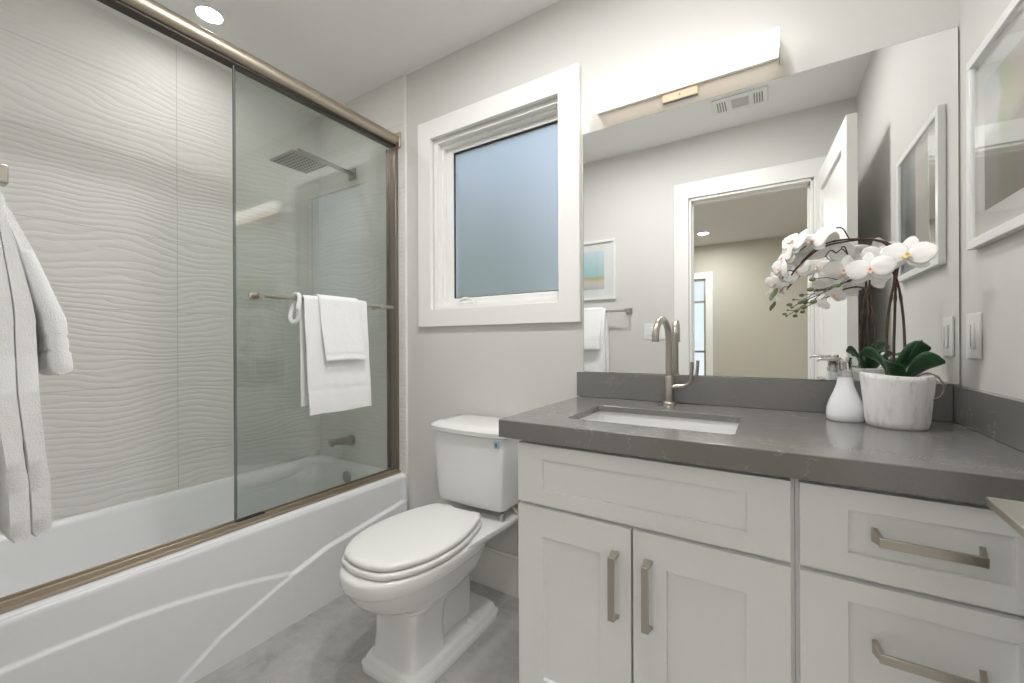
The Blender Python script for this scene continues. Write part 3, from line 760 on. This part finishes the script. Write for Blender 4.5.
fc = thing('faucet', 'brushed nickel gooseneck faucet standing behind the sink', 'faucet', (-.770, -.066, .890))
bm = nb(); lathe(bm, [(.001, 0), (.0235, 0), (.0235, .005), (.021, .008), (.0155, .010), (.0155, .100), (.0140, .103), (.0125, .104), (.001, .104)], (-.770, -.066, .8903), 32); obj('body', bm, M['nickel'], fc, angle=40)
pts = [(-.770, -.066, .99), (-.770, -.066, 1.05), (-.770, -.066, 1.125)]
for i in range(1, 17):
    a = pi * i / 16 * .97; pts.append((-.770 - .017 * (1 - cos(a)) / 2, -.066 - .0665 * (1 - cos(a)), 1.130 + .0665 * sin(a)))
l = pts[-1]; pts += [(l[0], l[1] + .0005, l[2] - .012)]
bm = nb(); tube(bm, pts, .0118, 20); obj('spout', bm, M['nickel'], fc, angle=50)
bm = nb(); lathe(bm, [(.0125, 0), (.0125, -.006), (.009, -.006), (.008, -.002)], (l[0], l[1] + .0005, l[2] - .012), 20); obj('aerator', bm, M['steel'], fc)
bm = nb(); tube(bm, spline([(-.758, -.066, .953), (-.735, -.067, .957), (-.712, -.068, .962), (-.698, -.070, .975), (-.693, -.072, 1.00), (-.690, -.075, 1.046)], 6), [.010] * 7 + [.009] * 7 + [.008] * 7 + [.0075] * 10, 14, flat=.8)
obj('lever', bm, M['nickel'], fc)

# mirror ---------------------------------------------------------
mr = thing('vanity_mirror', 'large frameless wall mirror above the vanity countertop', 'mirror', (-.56, 0, .993))
boxo('backing', (-1.127, -.0030, -.0045, -.0005, .9935, 2.0005), M['mirroredge'], mr, smooth=False, label='thin dark mirror edge')
boxo('mirror_glass', (-1.1255, -.0045, -.0055, -.0046, .9945, 1.9995), M['mirror'], mr, smooth=False)

# vanity light -----------------------------------------------------
vl = thing('vanity_light', 'long lit bar light mounted on the wall above the mirror', 'wall light', (-.74, 0, 2.09))
bm = nb(); pr = [(-.022, 2.060), (-.062, 2.046), (-.082, 2.058), (-.088, 2.085), (-.082, 2.118), (-.062, 2.136), (-.022, 2.138)]
loft(bm, [[Vector((x, y, z)) for y, z in pr] for x in (-1.062, -.426)])
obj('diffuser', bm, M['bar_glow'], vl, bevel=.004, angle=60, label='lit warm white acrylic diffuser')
boxo('back_channel', (-1.058, -.428, -.0215, -.006, 2.062, 2.134), M['white'], vl, smooth=False)
boxo('end_cap', (-.4275, -.4245, -.080, -.006, 2.045, 2.058), M['nickel'], vl, smooth=False)
bm = nb(); box(bm, -.800, -.677, -.010, -.0005, 2.030, 2.0595); cp = obj('canopy_plate', bm, mat('canopy_peach', (.80, .66, .54), .3, .35), vl, bevel=.001, label='satin metal mounting plate')
boxo('plate_edge', (-.800, -.677, -.0112, -.0005, 2.0275, 2.0305), M['steel'], cp, smooth=False)
bm = nb(); lathe(bm, [(.0035, 0), (.003, -.003)], (-.739, -.010, 2.046), 12, 'y'); obj('screw', bm, M['steel'], cp)

# ---------------------------------------------------------------- pictures
def picture(name, label, plane, a0, a1, z0, z1, w, t, ia0, ia1, iz0, iz1, art, base):
    """plane 'x': hangs on wall_right facing -x ; plane 'y': hangs on wall_front facing +y"""
    p = thing(name, label, 'picture', base)
    def B(bm, u0, u1, v0, v1, d0, d1):
        if plane == 'x': box(bm, -d1, -d0, u0, u1, v0, v1)
        else: box(bm, u0, u1, YF + d0, YF + d1, v0, v1)
    bm = nb(); B(bm, a0, a1, z0, z0 + w, .001, t); B(bm, a0, a1, z1 - w, z1, .001, t); B(bm, a0, a0 + w, z0 + w, z1 - w, .001, t); B(bm, a1 - w, a1, z0 + w, z1 - w, .001, t)
    obj('frame', bm, M['frame'], p, bevel=.0012)
    bm = nb(); B(bm, a0 + w, a1 - w, z0 + w, z1 - w, .001, .005); obj('mat_board', bm, M['mat'], p, smooth=False)
    bm = nb(); B(bm, ia0, ia1, iz0, iz1, .0051, .006); obj('painting', bm, art, p, smooth=False)
    bm = nb(); B(bm, a0 + w, a1 - w, z0 + w, z1 - w, t - .006, t - .0045); obj('glazing', bm, M['picglass'], p, smooth=False)
    return p
art1 = painting('abstract_grey_green', 'Y', 1.44, 1.76, [(0., (.20, .20, .20)), (.50, (.30, .30, .29)), (.60, (.62, .68, .60)), (.72, (.80, .78, .76)), (1., (.72, .82, .86))], -.54, -.17, [(0., (.7, .9, 1.)), (.5, (.95, .8, .75)), (.74, (.72, .80, .50)), (.80, (1, 1, 1))])
picture('framed_picture', 'white framed abstract picture on the right wall beside the mirror', 'x', -.60, -.114, 1.352, 1.836, .023, .020, -.535, -.176, 1.437, 1.75, art1, (0, -.35, 1.352))
art2 = painting('abstract_seascape', 'X', 1.56, 1.86, [(0., (.55, .60, .60)), (.18, (.72, .70, .64)), (.30, (.60, .50, .25)), (.36, (.45, .68, .66)), (.6, (.52, .72, .76)), (1., (.68, .80, .86))], -1.9, -1.6)
picture('framed_picture', 'white framed blue seascape picture reflected at the left end of the mirror', 'y', -1.96, -1.505, 1.468, 1.955, .020, .020, -1.86, -1.605, 1.555, 1.87, art2, (-1.73, YF, 1.468))

# switches
sw = thing('wall_switch', 'white dimmer switch on the right wall above the side splash', 'switch', (0, -.098, 1.13))
boxo('plate', (-.006, -.0005, -.141, -.056, 1.070, 1.189), M['plastic'], sw, bevel=.002)
boxo('rocker', (-.010, -.006, -.117, -.082, 1.096, 1.164), M['plastic'], sw, bevel=.0015)
boxo('slot', (-.0108, -.0098, -.104, -.101, 1.102, 1.158), mat('slot_grey', (.35, .35, .34), .5), sw, smooth=False)
sw = thing('wall_switch', 'white double switch plate on the entrance wall left of the doorway', 'switch', (-1.208, YF, 1.2))
boxo('plate', (-1.285, -1.130, YF + .0005, YF + .006, 1.140, 1.262), M['plastic'], sw, bevel=.002)
for x in (-1.25, -1.20, -1.165)[:1] + (-1.175,):
    boxo('rocker', (x - .018, x + .018, YF + .006, YF + .010, 1.166, 1.236), M['plastic'], sw, bevel=.0015)

# ---------------------------------------------------------------- open door
HX, HYD = -.198, YF + .02
door = bpy.data.objects.new('door_1', None); COL.objects.link(door); door.location = (HX, HYD, FZ); door['kind'] = 'structure'
def door_part(name, bm, m, parent, **kw):
    # built in door-local coordinates (u along the leaf, w thickness toward the wall), turned into place
    a = radians(86.9)
    for v in bm.verts:
        u, w, z = v.co; v.co = Vector((HX + u * cos(a) + w * sin(a), HYD + u * sin(a) - w * cos(a), z))
    return obj(name, bm, m, parent, **kw)
DW, DT = .815, .042
bm = nb()
def dplate(w0, w1, hole):
    b2 = nb(); plate_hole(b2, rect(0, DW, FZ + .012, 2.165), hole, 'xz', w0, w1); return b2
b2 = dplate(0, DT, rect(.11, DW - .11, 1.02, 2.05)); me_ = bpy.data.meshes.new('t'); b2.to_mesh(me_); b2.free(); bm.from_mesh(me_)
box(bm, .109, DW - .109, .014, DT - .014, 1.019, 2.051)
leaf = door_part('door_leaf', bm, M['white'], door, bevel=.002)
bm = nb(); box(bm, DW - .150, DW - .095, -.008, -.0005, .893, .948); hr = door_part('lever_rose', bm, M['steel'], door, bevel=.002)
bm = nb(); box(bm, DW - .285, DW - .143, -.076, -.034, .921, .931); box(bm, DW - .160, DW - .140, -.036, -.0005, .919, .929); door_part('door_lever', bm, M['nickel'], door, bevel=.0015)
boxo('hinge', (HX - .004, HX + .01, HYD - .012, HYD + .004, 1.7, 1.79), M['steel'], door, smooth=False)

# ---------------------------------------------------------------- soap dispenser
SX, SY = -.273, -.140
sd = thing('soap_dispenser', 'white ceramic pear-shaped soap dispenser with chrome pump beside the orchid', 'soap dispenser', (SX, SY, .890))
bm = nb(); lathe(bm, [(.001, 0), (.040, 0), (.0435, .004), (.0445, .018), (.043, .036), (.037, .058), (.028, .080), (.021, .100), (.0175, .116), (.0165, .124), (.014, .126), (.001, .126)], (SX, SY, .8905), 48); obj('bottle', bm, M['soap'], sd, angle=60)
bm = nb(); lathe(bm, [(.001, 0), (.0175, 0), (.0175, .012), (.0150, .013), (.0150, .036), (.0165, .038), (.0165, .053), (.015, .055), (.001, .055)], (SX, SY, 1.0165), 32); obj('pump_collar', bm, M['chrome'], sd, angle=40)
bm = nb(); tube(bm, [(SX, SY, 1.064), (SX - .035, SY - .004, 1.066), (SX - .058, SY - .006, 1.0655), (SX - .064, SY - .007, 1.060)], [.006, .005, .004, .0035], 12); obj('pump_nozzle', bm, M['chrome'], sd)

# ---------------------------------------------------------------- orchid
OX, OY = -.172, -.188
pt = thing('potted_orchid', 'white orchid with arching stems in a whitewashed fluted pot on the countertop', 'plant', (OX, OY, .890))
bm = nb(); rings = []
for r, h in ((.001, 0), (.056, 0), (.061, .004), (.064, .02), (.069, .07), (.0735, .125), (.0745, .138), (.071, .140), (.069, .134), (.066, .115), (.001, .112)):
    ring = []
    for k in range(96):
        a = 2 * pi * k / 96; fl = 1 + (.018 * abs(sin(a * 11)) if r > .05 and .003 < h < .137 and r not in (.069, .066) or False else 0)
        ring.append(Vector((OX + r * fl * cos(a), OY + r * fl * .92 * sin(a), .8905 + h + .003 * sin(a * 2 + 1) * (h > .12))))
    rings.append(ring)
loft(bm, rings, True, True); obj('pot', bm, M['pot'], pt, angle=60)
bm = nb(); lathe(bm, [(.001, 0), (.063, 0), (.05, .008), (.001, .012)], (OX, OY, 1.003), 24); obj('moss', bm, M['moss'], pt)
stems = [
    [(-.186, OY, 1.00), (-.192, OY - .004, 1.08), (-.190, OY - .008, 1.18), (-.178, OY - .012, 1.275), (-.176, OY - .014, 1.325), (-.186, OY - .015, 1.362), (-.212, OY - .016, 1.386), (-.262, OY - .018, 1.396), (-.315, OY - .02, 1.393), (-.355, OY - .022, 1.370), (-.395, OY - .024, 1.320)],
    [(-.172, OY, 1.00), (-.176, OY + .004, 1.08), (-.174, OY + .004, 1.18), (-.172, OY, 1.275), (-.168, OY - .002, 1.33), (-.182, OY - .004, 1.372), (-.225, OY - .008, 1.392), (-.285, OY - .01, 1.392), (-.335, OY - .012, 1.380), (-.385, OY - .014, 1.335), (-.402, OY - .016, 1.310)],
    [(-.158, OY, 1.00), (-.155, OY + .002, 1.08), (-.158, OY, 1.18), (-.170, OY - .002, 1.275), (-.192, OY - .02, 1.305), (-.235, OY - .03, 1.300), (-.275, OY - .04, 1.280), (-.318, OY - .04, 1.262), (-.352, OY - .04, 1.258)],
]
for i, s_ in enumerate(stems):
    P = spline(s_, 8); bm = nb()
    tube(bm, P, [.0034 - .0014 * k / len(P) + (.0010 if k % 14 == 6 else 0) for k in range(len(P))], 8); obj('stem', bm, M['stem'], pt)
bm = nb()
for a, b in (((-.27, OY - .018, 1.396), (-.30, OY - .03, 1.43)), ((-.33, OY - .02, 1.385), (-.385, OY - .03, 1.375)), ((-.30, OY - .03, 1.36), (-.325, OY - .03, 1.352)), ((-.30, OY - .03, 1.36), (-.275, OY - .03, 1.353)), ((-.275, OY - .03, 1.353), (-.29, OY - .03, 1.372)),
             ((-.395, OY - .02, 1.32), (-.425, OY - .03, 1.300))):
    a, b = Vector(a), Vector(b); m_ = (a + b) / 2 + Vector((0, -.004, .012)); bm = nb(); tube(bm, spline([a, m_, b], 5), .0017, 6); obj('twig', bm, M['stem'], pt)
# bud spray
for a, m_, b in (((-.275, 1.290), (-.31, 1.262), (-.372, 1.232)), ((-.30, 1.272), (-.33, 1.262), (-.36, 1.262)), ((-.35, 1.252), (-.375, 1.235), (-.398, 1.236)), ((-.36, 1.240), (-.37, 1.225), (-.375, 1.214)), ((-.372, 1.234), (-.39, 1.222), (-.402, 1.214)), ((-.32, 1.262), (-.345, 1.24), (-.352, 1.228)), ((-.30, 1.285), (-.325, 1.292), (-.355, 1.290))):
    P = spline([(a[0], OY - .045, a[1]), (m_[0], OY - .05, m_[1]), (b[0], OY - .05, b[1])], 5); bm = nb(); tube(bm, P, .0013, 6); obj('bud_twig', bm, M['gstem'], pt); bb = nb()
    g = bmesh.ops.create_icosphere(bb, subdivisions=2, radius=1)['verts']
    r = .0035 + (.0035 if b[0] > -.38 else 0) * .8
    for v in g: v.co = Vector((b[0] + v.co.x * r * 1.35, OY - .05 + v.co.y * r, b[1] + v.co.z * r))
    obj('bud', bb, M['bud'], pt)
for c in ((-.300, 1.268), (-.408, 1.222)):
    bb = nb(); g = bmesh.ops.create_icosphere(bb, subdivisions=2, radius=1)['verts']
    for v in g: v.co = Vector((c[0] + v.co.x * .008, OY - .05 + v.co.y * .006, c[1] + v.co.z * .005))
    obj('bud', bb, M['bud'], pt)
# flowers
def petal(bm, C, X, Y, Z, ang, ln, wd, cup, mi=0, tip=1.0, lift=0.):
    """petal in the plane X,Y (normal Z), pointing to ang"""
    d = X * cos(ang) + Y * sin(ang); s = -X * sin(ang) + Y * cos(ang); nu, nv = 9, 8; g = []
    for i in range(nu + 1):
        t = i / nu; w = wd * (sin(pi * min(1, t * .93 + .035) ** tip)) ** .62
        row = []
        for j in range(nv + 1):
            q_ = -1 + 2 * j / nv
            h = cup * (t * t) * ln + (-.18 * q_ * q_ * w) + lift + .05 * ln * noise.noise(Vector((t * 3 + ang, q_ * 2, C.x * 90)))
            row.append(bm.verts.new(C + d * (t * ln) + s * (q_ * w) + Z * h))
        g.append(row)
    for a, b in zip(g, g[1:]):
        for j in range(nv):
            f = bm.faces.new((a[j], a[j + 1], b[j + 1], b[j])); f.material_index = mi
def flower(c, nrm, r, roll=0., lip='lip'):
    C = Vector(c); Z = Vector(nrm).normalized(); X = Z.cross(Vector((0, 0, 1))).normalized(); Y = X.cross(Z) * -1
    if Y.z < 0: Y = -Y
    bm = nb()
    for k, (a, ln, wd, cu, li) in enumerate(((90, .95, .30, -.16, -.002), (215, .92, .30, -.14, -.002), (325, .92, .30, -.14, -.002), (8, 1., .52, .05, .001), (172, 1., .52, .05, .001))):
        petal(bm, C, X, Y, Z, radians(a + roll), ln * r * 1.06, wd * r * 1.12, cu, 0, .9, li)
    f = obj('flower', bm, M['petal'], pt, angle=80)
    m_ = f.modifiers.new('solid', 'SOLIDIFY'); m_.thickness = .0007
    bm = nb()
    for a in (60, 120): petal(bm, C + Z * .002, X, Y, Z, radians(a + roll + 180), r * .26, r * .10, .9, 0, .9, .001)
    petal(bm, C + Z * .002, X, Y, Z, radians(270 + roll), r * .30, r * .09, .5, 0, .9, .002)
    g = bmesh.ops.create_icosphere(bm, subdivisions=2, radius=r * .075)['verts']
    for v in g: v.co = C + Z * .006 + v.co
    l_ = obj('flower_lip', bm, M[lip], f, angle=80, label='small coloured flower centre'); m_ = l_.modifiers.new('solid', 'SOLIDIFY'); m_.thickness = .0006
YO = OY - .03
for c, n_, r, ro, lp_ in (
    ((-.158, YO - .012, 1.338), (-.35, -1, .25), .052, 8, 'lipy'),
    ((-.232, YO - .022, 1.306), (-.25, -1, .15), .049, -6, 'lip'),
    ((-.283, YO + .000, 1.310), (-.2, -1, .2), .046, 10, 'lip'),
    ((-.206, YO + .004, 1.334), (.2, -1, .1), .044, 25, 'lip'),
    ((-.352, YO - .010, 1.398), (-.8, -.7, .5), .046, 0, 'lip'),
    ((-.398, YO - .006, 1.402), (-.8, -.6, .6), .048, 15, 'lip'),
    ((-.418, YO - .002, 1.362), (-1, -.35, .2), .046, -20, 'lip'),
    ((-.430, YO - .010, 1.326), (-1, -.5, -.1), .038, 12, 'lip'),
    ((-.446, YO - .004, 1.290), (-.9, -.6, -.5), .030, 0, 'lip'),
    ((-.372, YO + .030, 1.372), (-.5, .8, .3), .046, 30, 'lip'),
    ((-.312, YO + .040, 1.380), (-.2, 1, .3), .048, -10, 'lip'),
    ((-.262, YO + .045, 1.350), (.1, 1, .2), .046, 15, 'lip'),
    ((-.200, YO + .045, 1.352), (.3, 1, .2), .046, 5, 'lipy'),
    ((-.300, YO + .030, 1.250), (-.2, -.9, -.5), .026, 40, 'lip')):
    flower(c, n_, r, ro, lp_)
bm = nb()
for c in ((-.438, YO - .02, 1.272), (-.446, YO - .022, 1.262)):
    petal(bm, Vector(c), Vector((1, 0, 0)), Vector((0, 0, 1)), Vector((0, -1, 0)), radians(250), .026, .006, .2)
o = obj('flower_tip', bm, M['bud'], pt); mo = o.modifiers.new('solid', 'SOLIDIFY'); mo.thickness = .002
# leaves
def leaf(base, tipv, wd, arch, tw=0.):
    base, tipv = Vector(base), Vector(tipv); d = tipv - base; s = d.cross(Vector((0, 0, 1))).normalized(); L_ = d.length
    bm = nb(); g = []; nu, nv = 16, 8
    s = (s * cos(tw) + Vector((0, 0, 1)) * sin(tw)).normalized()
    for i in range(nu + 1):
        t = i / nu; w = wd * max(.06, sin(pi * (t * .90 + .08)) ** .6) * (1 if t < .85 else 1 - (t - .85) * 2.2)
        ctr = base + d * t + Vector((0, 0, 1)) * arch * sin(pi * t) * L_
        nrm = s.cross(d).normalized()
        if nrm.z < 0: nrm = -nrm
        g.append([bm.verts.new(ctr + s * (-1 + 2 * j / nv) * w + nrm * (.30 * w * (-1 + 2 * j / nv) ** 2)) for j in range(nv + 1)])
    for a, b in zip(g, g[1:]):
        for j in range(nv): bm.faces.new((a[j], a[j + 1], b[j + 1], b[j]))
    o = obj('leaf', bm, M['leaf'], pt, angle=80); m_ = o.modifiers.new('solid', 'SOLIDIFY'); m_.thickness = .0018; return o
leaf((-.182, OY - .010, 1.010), (-.112, OY - .030, 1.098), .034, .20, .95)
leaf((-.160, OY - .022, 1.012), (-.092, OY - .050, 1.066), .030, .22, .85)
leaf((-.176, OY - .020, 1.008), (-.205, OY - .070, 1.066), .026, .25, .5)
leaf((-.180, OY + .005, 1.010), (-.238, OY + .055, 1.082), .030, .20, -.9)
leaf((-.172, OY + .015, 1.010), (-.140, OY + .080, 1.090), .030, .22, .6)
leaf((-.172, OY - .005, 1.012), (-.130, OY - .040, 1.118), .016, .08, 1.2)
bm = nb(); P = spline([(-.150, OY - .02, 1.015), (-.128, OY - .05, 1.036), (-.110, OY - .062, 1.030), (-.099, OY - .066, 1.008), (-.103, OY - .068, .986), (-.118, OY - .068, .972)], 7)
tube(bm, P, [.0023 + .0006 * sin(k) for k in range(len(P))], 8); obj('aerial_root', bm, M['vine'], pt, label='curling brown root over the pot rim')
